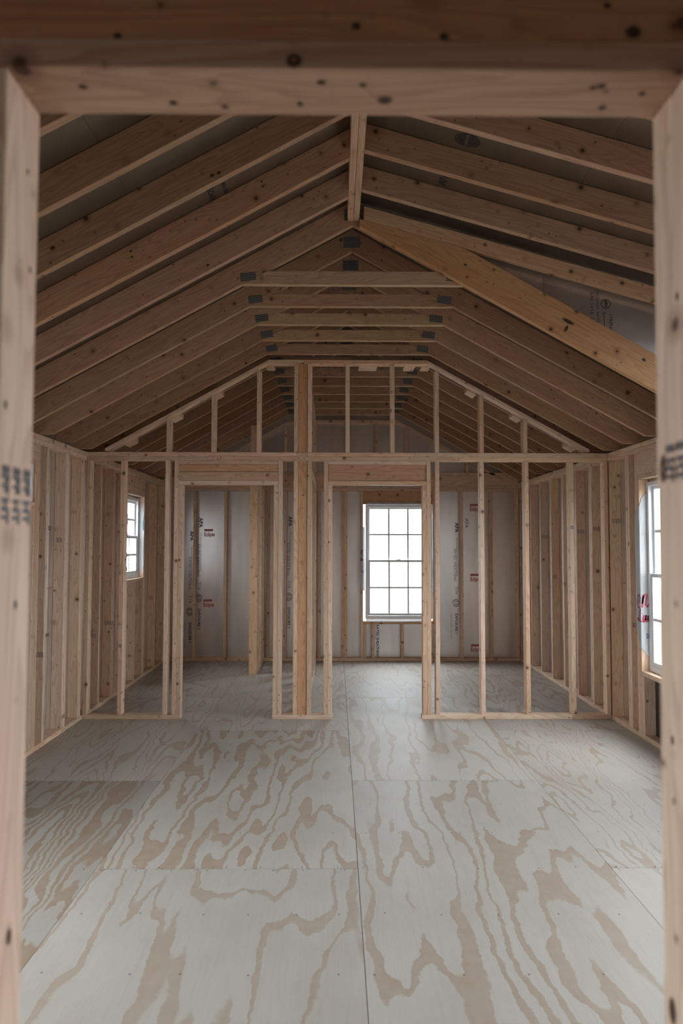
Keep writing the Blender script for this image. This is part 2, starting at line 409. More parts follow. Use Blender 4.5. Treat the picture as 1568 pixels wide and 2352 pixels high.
bx = box('subfloor_joists', floor, (-2.44, 2.44), (Y_END, 9.289), (-0.25, -0.0185), tint=(0.6, 0.6, 0.6)); bx['kind'] = 'stuff'

# ------------------------------------------------------------------ generic stud wall along Y or X
wall_left = structure('wall_left', (-HW - 0.045, 3.8, 0)); wall_right = structure('wall_right', (HW + 0.045, 3.8, 0))
wall_back = structure('wall_back', (0, YB + 0.045, 0)); wall_middle = structure('wall_middle', (0, YP + 0.045, 0))
wall_front = structure('wall_front', (0, 0.815, 0)); wall_camera = structure('wall_near', (0, Y_END, 0))
def sx(side, d0, d1):
    return (-HW - d1, -HW - d0) if side < 0 else (HW + d0, HW + d1)
# openings: (y0,y1,z0,z1)
OPEN_L = [(7.405, 8.06, 1.16, 2.075), (4.10, 5.14, 1.86, 2.15), (2.5, 3.35, 0.538, 2.06), (1.3, 2.15, 0.538, 2.06), (-1.1, -0.4, 1.2, 2.0)]  # openings nearest the viewer are unseen, added for light
OD = (2.42, 3.95, 2.47, 2.86)
OPEN_R = [(4.55, 5.55, 0.538, 2.06), (2.45, 3.35, 0.538, 2.06), (1.2, 2.1, 0.538, 2.06)]  # both nearer openings are unseen, added to let in daylight
STUD_L = [5.335, 5.71, 5.749, 6.06, 6.57, 6.93, 6.969, 8.10 + 0.0, 8.58, 9.0, 3.86, 3.5, 0.9, 0.5, 0.0, -0.4, -0.8, -1.2, 9.11]
STUD_R = [5.735, 5.774, 6.12, 6.262 + 0.02, 6.58, 6.62 + 0.0, 7.0, 7.41, 7.82, 8.23, 8.64, 9.02, 4.2, 3.8, 0.9, 0.5, 0.0, -0.4, -0.8, -1.2, 9.15]
LSTUDS = {}; RSTUDS = {}
def side_wall(par, side, opens, studs, reg):
    X = sx(side, 0, SD); y = Y_END
    while y < YB + SD - 0.01:        # plates in long lengths
        e = min(y + 3.66 if side < 0 else y + 4.1, YB + SD)
        if abs(e - YP) < 0.3: e = YP + 0.2
        box('bottom_plate', par, X, (y, e - 0.0015), (0, T)); y = e
    for zz, st in ((H - 2 * T, 3.1), (H - T, 4.3)):
        y = Y_END
        while y < YB + SD - 0.01:
            e = min(y + st, YB + SD)
            box('top_plate', par, X, (y, e - 0.0015), (zz + 0.0005, zz + T)); y = e
    for ys in studs:
        if any(o[0] - T < ys + 0.001 < o[1] for o in opens): continue
        reg[ys] = box('stud', par, X, (ys, ys + T), (T, H - 2 * T), grain=2)
    for (a, b_, z0, z1) in opens:
        for ys in (a - 2 * T - 0.001, b_ + T + 0.001): reg[ys] = box('king_stud', par, X, (ys, ys + T), (T, H - 2 * T), grain=2)
        for ys in (a - T, b_): box('trimmer_stud', par, X, (ys, ys + T), (T, z1 + 0.02), grain=2)
        for d0, d1 in ((0, T), (SD - T, SD)): box('header_board', par, sx(side, d0, d1), (a - T, b_ + T), (z1 + 0.02 + T, H - 2 * T))
        box('header_plate', par, X, (a - T, b_ + T), (z1 + 0.0205, z1 + 0.02 + T - 0.0005))
        if z0 > 0.2:
            box('sill_plate', par, X, (a, b_), (z0 - T, z0 - 0.0005))
            for ys in (a, (a + b_) / 2 - T / 2, b_ - T): box('cripple_stud', par, X, (ys + 0.0008, ys + T), (T, z0 - T - 0.001), grain=2)
    # foil faced sheathing panels, four feet wide
    y = YB + SD; panels = []
    while y > Y_END:
        e = max(y - 1.2192, Y_END); panels.append((e, y)); y = e
    Xs = sx(side, SD + 0.0005, SD + 0.012)
    for (e, y) in panels:
        bm = bmesh.new(); zs = sorted({0.0, H} | {v for o in opens if o[0] < y and o[1] > e for v in (o[2], o[3])})
        ys_ = sorted({e + 0.0015, y - 0.0015} | {v for o in opens for v in (o[0], o[1]) if e < v < y})
        cy = (e + y) / 2; cx = (Xs[0] + Xs[1]) / 2
        for i in range(len(ys_) - 1):
            for j in range(len(zs) - 1):
                my, mz = (ys_[i] + ys_[i + 1]) / 2, (zs[j] + zs[j + 1]) / 2
                if any(o[0] < my < o[1] and o[2] < mz < o[3] for o in opens): continue
                bm_box(bm, Xs[0] - cx, Xs[1] - cx, ys_[i] - cy, ys_[i + 1] - cy, zs[j] - H / 2, zs[j + 1] - H / 2)
        if bm.faces:
            mesh_obj('sheathing_panel', finish(bm, 'sheathing_panel', FOIL), par, Matrix.Translation((cx, cy, H / 2)))
        else: bm.free()
def leak_backer(par, rects_hole, rng, a0, a1, z0, z1):  # unseen slab added behind the panels, blocks sky light at their seams
    bm = bmesh.new(); us = sorted({a0, a1} | {v for o in rects_hole for v in o[:2]}); zs = sorted({z0, z1} | {v for o in rects_hole for v in o[2:]})
    for i in range(len(us) - 1):
        for j in range(len(zs) - 1):
            mu, mz = (us[i] + us[i + 1]) / 2, (zs[j] + zs[j + 1]) / 2
            if any(o[0] < mu < o[1] and o[2] < mz < o[3] for o in rects_hole): continue
            X, Y = rng(us[i], us[i + 1]); bm_box(bm, X[0], X[1], Y[0], Y[1], zs[j], zs[j + 1])
    return mesh_obj('leak_backing', finish(bm, 'leak_backing', LEAK_BACK), par, Matrix.Identity(4))
side_wall(wall_left, -1, OPEN_L, STUD_L, LSTUDS)
side_wall(wall_right, 1, OPEN_R, STUD_R, RSTUDS)
box('backer_board', wall_right, (HW + SD - 0.006, HW + SD - 0.0005), (5.08, 5.505), (T, 0.498), mat=DARKBOARD)['label'] = 'black backer board under the window sill'
# corner post (gap filler) studs beside the middle wall, laid flat to the room
box('corner_stud', wall_left, (-HW - SD, -HW - 0.001), (6.10, 6.138), (T, H - 2 * T), grain=2)

# ------------------------------------------------------------------ back wall with gable
OB = (0.262, 1.190, 0.524, 2.085)
ZP = 2.260
x = -HW
for e in (-0.36 - 0.045, 1.15, HW): box('bottom_plate', wall_back, (x, e - 0.001), (YB, YB + SD), (0, T)); x = e
for zz, cut in ((ZP, 0.2), (ZP + T, -1.05)):
    box('top_plate', wall_back, (-HW, cut), (YB, YB + SD), (zz + 0.0005, zz + T)); box('top_plate', wall_back, (cut + 0.001, HW), (YB, YB + SD), (zz + 0.0005, zz + T))
for a, b_ in ((-HW, -0.2), (-0.198, HW)):
    box('rim_board', wall_back, (a, b_), (YB + 0.001, YB + T), (ZP + 2 * T + 0.001, 2.476))
    box('gable_plate', wall_back, (a, b_), (YB, YB + SD), (2.477, 2.477 + T - 0.002))
for xs in (-2.349, -2.01, -1.60, -1.19, -1.03, -0.80, -0.50, -0.345, -0.03, 0.222, 1.229, 1.56, 1.955, 2.311):
    w = 0.038
    box('stud', wall_back, (xs, xs + w), (YB, YB + SD), (T, ZP), grain=2)
box('stud', wall_back, (-0.03 + T + 0.001, -0.03 + 2 * T), (YB, YB + SD), (T, ZP), grain=2, tint=(0.92, 0.88, 0.8))
for xs in (0.262 - 0.0, 0.371, 0.766, 1.152): box('cripple_stud', wall_back, (xs, xs + T), (YB, YB + SD), (T, 0.484), grain=2)
box('sill_plate', wall_back, (0.262, 1.228), (YB, YB + SD), (0.4855, 0.5235), tint=(0.86, 0.68, 0.48))
box('trimmer_stud', wall_back, (1.1905, 1.2285), (YB, YB + SD), (0.524, 2.125), grain=2)
box('header_board', wall_back, (0.262, 1.228), (YB + 0.004, YB + 0.06), (2.126, ZP - 0.001), tint=(0.82, 0.66, 0.5))
box('header_plate', wall_back, (0.262, 1.190), (YB + 0.001, YB + SD), (2.087, 2.125), tint=(0.82, 0.66, 0.5))
# gable: flat and sloping plates below the truss line, studs, foil
prism('gable_top_plate', wall_back, [(-FX - 0.02, 3.186), (FX + 0.02, 3.186), (FX, FZ - 0.002), (-FX, FZ - 0.002)], YB, YB + SD, 0)
for s in (-1, 1):
    p = [(s * (FX + 0.02), 3.184), (s * FX, FZ - 0.002), (s * 2.17, zb(2.17) - 0.002), (s * 2.15, zb(2.15) - 0.044)]
    prism('gable_slope_plate', wall_back, p, YB, YB + SD, -s * ANG)
for k in range(-4, 5):
    xs = k * S + 0.03 - T / 2; m = max(abs(xs), abs(xs + T)); zt = min(3.183, zb(m) - 0.046)
    if zt > 2.6 and abs(k) < 5: box('gable_stud', wall_back, (xs, xs + T), (YB, YB + SD), (2.516, zt), grain=2)
def back_panel(x0, x1, z0, z1, hole=None, poly=None):
    bm = bmesh.new(); cx, cz = (x0 + x1) / 2, (z0 + z1) / 2; y0, y1 = -0.006, 0.006
    if poly:
        A = [bm.verts.new((px - cx, y0, pz - cz)) for px, pz in poly]; B = [bm.verts.new((px - cx, y1, pz - cz)) for px, pz in poly]
        bm.faces.new(A); bm.faces.new(B[::-1])
        for i in range(len(A)): bm.faces.new((A[i], B[i], B[(i + 1) % len(A)], A[(i + 1) % len(A)]))
    else:
        xs = [x0, x1]; zs = [z0, z1]
        if hole:
            xs = sorted(set(xs + [v for v in hole[:2] if x0 < v < x1])); zs = sorted(set(zs + [v for v in hole[2:] if z0 < v < z1]))
        for i in range(len(xs) - 1):
            for j in range(len(zs) - 1):
                mx, mz = (xs[i] + xs[i + 1]) / 2, (zs[j] + zs[j + 1]) / 2
                if hole and hole[0] < mx < hole[1] and hole[2] < mz < hole[3]: continue
                bm_box(bm, xs[i] - cx, xs[i + 1] - cx, y0, y1, zs[j] - cz, zs[j + 1] - cz)
    return mesh_obj('sheathing_panel', finish(bm, 'sheathing_panel', FOIL), wall_back, Matrix.Translation((cx, YB + SD + 0.0065, cz)))
bp = []
for a, b_ in ((-2.44, -1.22), (-1.219, -0.0005), (0.0005, 1.219), (1.22, 2.44)):
    bp.append(back_panel(a, b_, 0, 2.43, hole=OB))
for a, b_ in ((-2.44, -1.22), (-1.219, -0.0005), (0.0005, 1.219), (1.22, 2.44)):
    zl, zr = zb(a) + 0.15, zb(b_) + 0.15
    back_panel(a, b_, 2.432, 3.3, poly=[(a, 2.432), (b_, 2.432), (b_, zr), (a, zl)])

leak_backer(wall_left, OPEN_L, lambda a, b_: ((-HW - SD - 0.03, -HW - SD - 0.0125), (a, b_)), Y_END, YB + SD + 0.03, -0.2, 2.5)
leak_backer(wall_right, OPEN_R, lambda a, b_: ((HW + SD + 0.0125, HW + SD + 0.03), (a, b_)), Y_END, YB + SD + 0.03, -0.2, 2.46)
leak_backer(wall_back, [OB], lambda a, b_: ((a, b_), (YB + SD + 0.0135, YB + SD + 0.03)), -2.45, 2.45, -0.2, 2.43)
bm = bmesh.new(); _A = []; _B = []
for _x, _z in ((-2.44, 2.42), (2.44, 2.42), (2.44, zb(2.44) + 0.15), (0, RZ + 0.15), (-2.44, zb(2.44) + 0.15)):
    _A.append(bm.verts.new((_x, YB + SD + 0.0135, _z))); _B.append(bm.verts.new((_x, YB + SD + 0.03, _z)))
bm.faces.new(_A); bm.faces.new(_B[::-1])
for _i in range(5): bm.faces.new((_A[_i], _B[_i], _B[(_i + 1) % 5], _A[(_i + 1) % 5]))
mesh_obj('gable_leak_backing', finish(bm, 'gable_leak_backing', LEAK_BACK), wall_back, Matrix.Identity(4))  # added behind the gable panels so no light shows at the joints
# red panel marks on the foil
def panel_mark(par, x, z, y=YB + SD - 0.0008, M=None):
    M = M or frame_of('front', (x, y, z))
    b1 = bpy.data.meshes.new('red_bar'); bm = bmesh.new(); bm_box(bm, 0.003, 0.118, 0.068, 0.096, -0.0003, 0.0004)
    o = mesh_obj('red_mark', finish(bm, 'red_mark', RED), par, M); o['label'] = 'small red bar with white lettering'
    text('maker_lettering', par, 'RoyOMartin', 0.0195, M @ Matrix.Translation((0.008, 0.0765, 0.0008)), WHITEINK)
    text('panel_lettering', par, 'Eclipse', 0.078, M, RED, bold=0.0014, sx=0.68, label='red word printed on the foil')
for x, z, p in ((-1.882, 1.652, 0), (-1.884, 0.708, 0), (-1.884, 0.02 + 2.3, 0), (1.705, 2.0, 3), (1.706, 1.055, 3), (1.707, 0.112, 3)):
    if z < 2.2: panel_mark(bp[p], x, z)
def side_print(par, x, ztop):
    y = YB + SD - 0.0008
    t = -math.pi / 2
    text('panel_print', par, 'APA', 0.07, frame_of('front', (x + 0.005, y, ztop), t), INK, bold=0.002)
    text('panel_print', par, 'THE ENGINEERED WOOD ASSOCIATION', 0.028, frame_of('front', (x + 0.02, y, ztop - 0.2), t), GREYINK)
    text('panel_print', par, 'RATED SHEATHING', 0.05, frame_of('front', (x - 0.012, y, ztop - 0.35), t), GREYINK)
    text('panel_print', par, '7/16', 0.06, frame_of('front', (x, y, ztop - 0.86), t), GREYINK)
    emblem(par, frame_of('front', (x + 0.01, y, ztop - 1.08), t), 0.055)
    text('panel_print', par, 'EXPOSURE 1', 0.05, frame_of('front', (x, y, ztop - 1.22), t), INK, bold=0.001)
    text('panel_print', par, 'SIZED FOR SPACING   THIS SIDE IN', 0.022, frame_of('front', (x - 0.06, y, ztop - 1.22), t), GREYINK)
side_print(bp[0], -1.955, 1.90); side_print(bp[0], -2.075, 1.72); side_print(bp[1], -0.75, 1.92); side_print(bp[3], 1.50, 1.84)
text('panel_print', bp[3], 'APA', 0.07, frame_of('front', (1.64, YB + SD - 0.0008, 1.9), -math.pi / 2), INK)
text('panel_print', bp[2], 'RATED SHEATHING', 0.05, frame_of('front', (0.44, YB + SD - 0.0008, 0.47), -math.pi / 2), INK, bold=0.001)
text('panel_print', bp[2], 'SIZED FOR SPACING', 0.022, frame_of('front', (0.415, YB + SD - 0.0008, 0.47), -math.pi / 2), GREYINK)

# ------------------------------------------------------------------ middle stud wall (two doorways)
P0, P1 = YP, YP + SD
for a, b_ in ((-HW, -1.4835), (-0.672, -0.137), (0.66, 2.0), (2.001, HW)): box('bottom_plate', wall_middle, (a, b_), (P0, P1), (0, T))
for zz, cuts in ((H - 2 * T, (-1.22, 1.0)), (H - T, (-0.46, -0.365, 0.6))):
    x = -HW
    for e in (*cuts, HW): box('top_plate', wall_middle, (x, e - 0.0008), (P0, P1), (zz + 0.0005, zz + T)); x = e
MS = {}
for xs in (-2.349, -2.041, -1.642, -1.560, -0.6275, -0.488, -0.365, -0.2165, 0.709, 0.786, 1.189, 1.593, 2.0, 2.311):
    nm = 'king_stud' if xs in (-1.560, -0.6275, -0.2165, 0.709) else 'stud'
    MS[xs] = box(nm, wall_middle, (xs, xs + T), (P0, P1), (T, H - 2 * T), grain=2)
for xs in (-1.5215, -0.667, -0.178, 0.670): box('trimmer_stud', wall_middle, (xs, xs + T), (P0, P1), (T if xs > -5 else 0, 2.082), grain=2)
box('partition_stud', wall_middle, (-0.449, -0.3665), (P0 + 0.012, P0 + 0.05), (T, H - 2 * T), grain=2, tint=(0.80, 0.64, 0.47))['label'] = 'orange-brown stud turned flat between two pale studs'
for xa, xb_, rec in ((-1.5215, -0.6285, 2), (-0.178, 0.7085, 1)):
    box('header_plate', wall_middle, (xa, xb_), (P0, P1), (2.083, 2.120))
    box('header_cap', wall_middle, (xa, xb_), (P0, P1), (2.268, 2.3005))
    if rec == 2:
        box('header_board', wall_middle, (xa, xb_), (P0 + 0.006, P0 + 0.044), (2.121, 2.200), tint=(0.9, 0.82, 0.70))
        box('header_board', wall_middle, (xa, xb_), (P0 + 0.009, P0 + 0.047), (2.204, 2.267), tint=(0.86, 0.76, 0.64))
    else:
        box('header_board', wall_middle, (xa, xb_), (P0 + 0.014, P0 + 0.052), (2.121, 2.267), tint=(0.86, 0.72, 0.62))
# gable frame of the middle wall
prism('gable_top_plate', wall_middle, [(-FX - 0.02, 3.187), (-0.40, 3.187), (-0.40, FZ - 0.002), (-FX, FZ - 0.002)], P0, P1, 0)
prism('gable_top_plate', wall_middle, [(-0.398, 3.187), (FX + 0.02, 3.187), (FX, FZ - 0.002), (-0.398, FZ - 0.002)], P0, P1, 0, tint=(0.9, 0.75, 0.6))
for s in (-1, 1):
    p = [(s * (FX + 0.022), 3.184), (s * (FX + 0.002), FZ - 0.003), (s * 2.185, zb(2.185) - 0.003), (s * 2.19, zb(2.185) - 0.025), (s * 2.165, zb(2.165) - 0.044)]
    prism('gable_slope_plate', wall_middle, p, P0, P1, -s * ANG)
for xs in (-1.617, -1.214, -0.806, -0.469, -0.346, -0.004, 0.402, 0.804, 1.21, 1.605):
    m = max(abs(xs - T / 2), abs(xs + T / 2)); zt = min(3.186, zb(m) - 0.046)
    box('gable_stud', wall_middle, (xs - T / 2, xs + T / 2), (P0, P1), (H + 0.001, zt), grain=2)
box('partition_stud', wall_middle, (-0.449, -0.3665), (P0 + 0.012, P0 + 0.05), (H + 0.001, 3.186), grain=2, tint=(0.80, 0.64, 0.47))
# short nailing blocks from the sloping plate to the next truss
for xc in (-2.0, -1.58, -1.20, 1.14, 1.56, 2.06, -0.80, 0.80):
    h = 0.0445; a, b_ = xc - h * math.cos(ANG), xc + h * math.cos(ANG)
    if abs(xc) < 0.9: a, b_ = xc - 0.02 - (0.05 if xc > 0 else -0.05) * 1.6, xc + 0.02 - (0.05 if xc > 0 else -0.05) * 1.6; p = [(a - .02, FZ - 0.04), (b_ + .02, FZ - 0.04), (b_ + .02, FZ - 0.003), (a - .02, FZ - 0.003)]
    else: p = [(a, zb(a) - 0.046), (b_, zb(b_) - 0.046), (b_, zb(b_) - 0.004), (a, zb(a) - 0.004)]
    o = prism('nailing_block', wall_middle, p, P1 + 0.001, P1 + 0.165, 0, tint=(1.12, 1.08, 1.05))
prism('nailing_block', wall_middle, [(0.10, FZ - 0.04), (0.27, FZ - 0.04), (0.27, FZ - 0.003), (0.10, FZ - 0.003)], P1 + 0.001, P1 + 0.165, 0, tint=(1.12, 1.08, 1.05))
prism('nailing_block', wall_middle, [(0.52, FZ - 0.04), (0.62, FZ - 0.04), (0.62, FZ - 0.003), (0.52, FZ - 0.003)], P1 + 0.001, P1 + 0.165, 0, tint=(1.12, 1.08, 1.05))

# dividing stud wall running back from the middle wall, and the short closet wall
wall_div = structure('wall_divider', (-0.41, 7.7, 0))
box('bottom_plate', wall_div, (-0.452, -0.364), (P1 + 0.001, YB - 0.001), (0, T))
for k in (0, 1): box('top_plate', wall_div, (-0.452, -0.364), (P1 + 0.001, YB - 0.001), (H - (k + 1) * T + 0.0005 - 0.02, H - k * T - 0.02))
for k in range(8):
    y = P1 + 0.002 + k * S if k else P1 + 0.002
    if y < YB - T: box('stud', wall_div, (-0.452, -0.364), (y, y + T), (T, H - 2 * T - 0.02), grain=2)
box('stud', wall_div, (-0.452, -0.364), (YB - T - 0.001, YB - 0.001), (T, H - 2 * T - 0.02), grain=2)
for k in range(1, 7):
    y = Y1 + (4 + k) * S + 0.05
    box('upper_stud', wall_div, (-0.452, -0.364), (y, y + T), (H - 0.02, 3.222), grain=2)
wall_closet = structure('wall_closet', (-1.095, 8.7, 0))
box('bottom_plate', wall_closet, (-1.139, -1.051), (8.30, YB - 0.001), (0, T))
for k in (0, 1): box('top_plate', wall_closet, (-1.139, -1.051), (8.264, YB - 0.001), (H - (k + 1) * T + 0.0005 - 0.03, H - k * T - 0.03))
box('end_stud', wall_closet, (-1.139, -1.051), (8.255, 8.292), (0, H - 2 * T - 0.03), grain=2, tint=(1.08, 1.03, 0.98))
box('end_stud', wall_closet, (-1.139, -1.051), (8.294, 8.332), (T, H - 2 * T - 0.03), grain=2)
for y in (8.47, 8.78, 9.12): box('stud', wall_closet, (-1.139, -1.051), (y, y + T), (T, H - 2 * T - 0.03), grain=2)
box('upper_stud', wall_closet, (-1.139, -1.051), (8.294, 8.332), (H - 0.03, zb(1.139) - 0.004), grain=2)
for y in (8.78,): box('upper_stud', wall_closet, (-1.139, -1.051), (y, y + T), (H - 0.03, 2.9), grain=2)

# ------------------------------------------------------------------ front wall: the doorway we look through
F0, F1 = 0.771, 0.86
DL, DR, DZ = -0.490, 0.290, 2.104
box('trimmer_stud', wall_front, (DL - T, DL), (F0, F1), (0, DZ), grain=2, tint=(1.18, 1.20, 1.27))
prism('trimmer_stud', wall_front, [(DR - 0.006, 0), (DR + T - 0.001, 0), (DR + T - 0.001, DZ), (DR + 0.007, DZ)], F0, F1, math.pi / 2, tint=(1.18, 1.21, 1.20))
box('king_stud', wall_front, (DL - 2 * T - 0.001, DL - T - 0.001), (F0, F1), (T, H - 2 * T), grain=2)
box('king_stud', wall_front, (DR + T + 0.001, DR + 2 * T + 0.001), (F0, F1), (T, H - 2 * T), grain=2)
box('header_plate', wall_front, (DL - T, DR + T), (F0, F1), (DZ + 0.0005, DZ + 0.036), tint=(0.78, 0.70, 0.66))
box('header_board', wall_front, (DL - T, DR + T), (F0 + 0.001, F0 + 0.040), (DZ + 0.037, H - 2 * T), tint=(0.76, 0.55, 0.38))
box('header_board', wall_front, (DL - T, DR + T), (F1 - 0.040, F1 - 0.001), (DZ + 0.037, H - 2 * T))
for a, b_ in ((-HW, DL - T), (DR + T, HW)): box('bottom_plate', wall_front, (a, b_), (F0, F1), (0, T))
for k in (0, 1): box('top_plate', wall_front, (-HW, HW), (F0, F1), (H - (k + 1) * T + 0.0005, H - k * T))
for xs in (-2.35, -1.95, -1.55, -1.14, -0.74, 0.56, 0.92, 1.3, 1.7, 2.1, 2.31): box('stud', wall_front, (xs, xs + T), (F0, F1), (T, H - 2 * T), grain=2)
for k in range(-4, 3):
    xs = k * S; m = max(abs(xs), abs(xs + T)); box('gable_stud', wall_front, (xs, xs + T), (F0, F1), (H, min(zb(m), 3.6) - 0.01), grain=2)
# near wall behind the viewer
box('sheathing_panel', wall_camera, (-2.44, 2.44), (Y_END - 0.012, Y_END), (0, 3.9), mat=FOIL)
for k in range(-5, 6): box('stud', wall_camera, (k * S, k * S + T), (Y_END, Y_END + SD), (0, 3.2 - abs(k) * 0.2), grain=2)
for a, b_, s_ in ((-2.35, DL - 2 * T, -1), (DR + 2 * T, 2.35, 1)):   # panelling on the viewer's side keeps that room dim
    pass

# ------------------------------------------------------------------ roof: sheathing (ceiling), trusses, rafters, ridge
ceiling = structure('ceiling', (0, 3.8, 3.7))
VH = 0.14 / math.cos(ANG)          # plumb height of a 2x6 chord
def chord_poly(s, x0=0.0, x1=2.44):
    # bottom line notched over the wall plate
    xk = (RZ - (H + 0.002)) / SL
    return [(s * x0, zb(x0)), (s * xk, H + 0.002), (s * x1, H + 0.002), (s * x1, zb(x1) + VH), (s * x0, zb(x0) + VH)]
GR = 'roof trusses with level collar beams'
ordn = ['first', 'second', 'third', 'fourth', 'fifth']
def mt(a, b_, g=0.83, bl=0.70):  # roof wood tint, darkened and warmed: ceiling shade put into the colour
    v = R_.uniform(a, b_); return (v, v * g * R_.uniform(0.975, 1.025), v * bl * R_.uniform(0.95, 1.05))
def gusset(par, x, z, y, w, h, ang, tw=0.0):
    c, s = math.cos(ang), math.sin(ang)
    pl = [(x + c * u * w / 2 - s * v * h / 2, z + s * u * w / 2 + c * v * h / 2) for u, v in ((-1, -1), (1, -1), (1, 1), (-1, 1))]
    return prism('gusset_plate', par, pl, y - 0.0016, y - 0.0001, ang, mat=GUS, bevel=0.0)
for k in range(12):
    if k < 5:
        lab = ordn[k] + ' roof truss from the doorway, ' + ('where the ridge beam ends, behind the yellow beam' if k == 0 else
              'pale wood with grey gusset plates on its collar' if k < 4 else 'resting on top of the middle stud wall')
    else:
        lab = ['first', 'second', 'third', 'fourth', 'fifth', 'sixth', 'seventh'][k - 5] + ' roof truss beyond the middle stud wall' + (', nearest the far gable' if k == 11 else ', seen through its gable studs')
    y = Y1 + k * S
    t = thing('roof_truss', (0, y + T / 2, H), lab, 'roof truss', GR)
    xt = (RZ - FZ - 0.089) / SL
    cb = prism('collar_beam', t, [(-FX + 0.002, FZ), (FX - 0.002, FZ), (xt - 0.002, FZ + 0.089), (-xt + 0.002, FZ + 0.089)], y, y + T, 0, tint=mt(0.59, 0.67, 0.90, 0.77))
    for s in (-1, 1):
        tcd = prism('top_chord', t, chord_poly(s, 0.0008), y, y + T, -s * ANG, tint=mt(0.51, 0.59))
        gusset(cb, s * 0.665 - 0.012, FZ + 0.050, y, 0.10, 0.054, -s * 0.12)
    gusset(tcd, 0.0, RZ + 0.085 - 0.02, y, 0.118, 0.078, 0)
# left rafters toward the viewer and low-slope dormer rafters on the right
def zd(x): return 3.653 - 0.2815 * x
ANG2 = math.atan(0.2815); VH2 = 0.1455
lab_l = ['closest to the first truss', 'second from the first truss', 'third from the first truss, with two dark knots together', 'fourth from the first truss',
         'fifth from the first truss, cut off by the door header', 'sixth from the first truss, out of view above the header', 'seventh from the first truss, out of view above the header']
XD = 2.44
for k in range(1, 8):
    y = Y1 - k * S
    pl = chord_poly(-1, 0.0395)
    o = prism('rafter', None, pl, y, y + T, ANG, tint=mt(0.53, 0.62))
    tag(o, 'steep left rafter, ' + lab_l[k - 1], 'rafter', 'left rafters on the ridge beam')
    pr = [(0.0395, zd(0.0395)), (XD, zd(XD)), (XD, zd(XD) + VH2), (0.0395, zd(0.0395) + VH2)]
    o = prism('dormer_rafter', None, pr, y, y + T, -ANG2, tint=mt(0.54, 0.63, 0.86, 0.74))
    tag(o, 'low-slope right rafter, ' + ['next to the one resting on the yellow beam', 'second from the yellow beam', 'third from the yellow beam', 'fourth from the yellow beam, highest in view',
        'fifth from the yellow beam, out of view', 'sixth from the yellow beam, out of view', 'seventh from the yellow beam, out of view'][k - 1], 'rafter', 'low-slope right rafters')
# end rafter above the yellow beam
o = prism('dormer_rafter', None, [(0.067, zd(0.067) - 0.002), (XD, zd(XD) - 0.002), (XD, zd(XD) + 0.10), (0.067, zd(0.067) + 0.088)], Y1 - 0.043, Y1 - 0.002, -ANG2, tint=(0.73, 0.66, 0.60))
tag(o, 'pale low-slope rafter resting on top of the yellow beam', 'rafter', 'low-slope right rafters')
zy = lambda x: 3.614 - 0.5625 * x
xm = (zd(0) - 0.003 - 0.236 - 3.614) / (0.2815 - 0.5625)
YEL = [(0.04, zy(0.04)), (XD, zy(XD)), (XD, zy(XD) + 0.236), (xm, zy(xm) + 0.236), (0.04, zd(0.04) - 0.004)]
o = prism('hip_beam', None, YEL, Y1 - 0.045, Y1 - 0.002, -math.atan(0.5625), tint=(0.78, 0.59, 0.37))
tag(o, 'broad honey-yellow beam sloping down to the right from the ridge', 'beam')
# second ply behind it seen as a pale strip underneath is the first truss itself
rb = thing('ridge_beam', (0, 1.4, 3.64), 'doubled ridge beam running from the doorway to the first truss', 'beam')
for a, b_ in ((-0.0380, -0.0006), (0.0006, 0.0380)):
    prism('beam_ply', rb, [(a, 3.642), (b_, 3.642), (b_, 3.80 - 0.01), (a, 3.80 - 0.01)], Y_END, Y1 - 0.003, 0, bevel=0.003) if False else \
        box('beam_ply', rb, (a, b_), (Y_END, Y1 - 0.003), (3.640, 3.780), tint=(0.72, 0.65, 0.60), bevel=0.003)

def roof_panels(s, ya, yb, zfun, slope, height, xend=2.46, start=0.0):
    ang = math.atan(slope); step = 1.2192 * math.cos(ang); x = 0.012 + start
    row = 0
    while x < xend - 0.01:
        xe = min(x + step, xend); y = ya - (1.2 if row % 2 else 0)
        while y < yb:
            a, b_ = max(y, ya) + 0.0015, min(y + 2.4384, yb) - 0.0015
            if b_ - a > 0.02:
                p = [(s * (x + 0.0015), zfun(x) + height), (s * xe, zfun(xe) + height), (s * xe, zfun(xe) + height + 0.012), (s * (x + 0.0015), zfun(x) + height + 0.012)]
                prism('roof_panel', ceiling, p, a, b_, -s * ang, mat=ROOF, bevel=0.0)
            y += 2.4384
        x = xe; row += 1
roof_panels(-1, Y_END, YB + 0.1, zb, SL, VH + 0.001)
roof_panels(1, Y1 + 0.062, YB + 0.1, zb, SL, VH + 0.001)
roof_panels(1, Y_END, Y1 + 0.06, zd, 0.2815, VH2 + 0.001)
prism('ridge_leak_cap', ceiling, [(-0.09, 3.748), (0, 3.801), (0.09, 3.79), (0.09, 3.83), (0, 3.86), (-0.09, 3.81)], Y_END, YB + SD + 0.1, 0, mat=ROOF, bevel=0)  # added to close the light leak along the ridge
for _s, _ya, _yb, _zf, _sl, _h in ((-1, Y_END - 0.05, YB + 0.15, zb, SL, VH), (1, Y1 + 0.03, YB + 0.15, zb, SL, VH), (1, Y_END - 0.05, Y1 + 0.08, zd, 0.2815, VH2)):
    prism('roof_leak_cover', ceiling, [(0, _zf(0) + _h + 0.0135), (_s * 2.50, _zf(2.50) + _h + 0.0135), (_s * 2.50, _zf(2.50) + _h + 0.03), (0, _zf(0) + _h + 0.03)], _ya, _yb, -_s * math.atan(_sl), mat=LEAK_BACK, bevel=0)  # unseen slabs added over the roof panels against light leaks
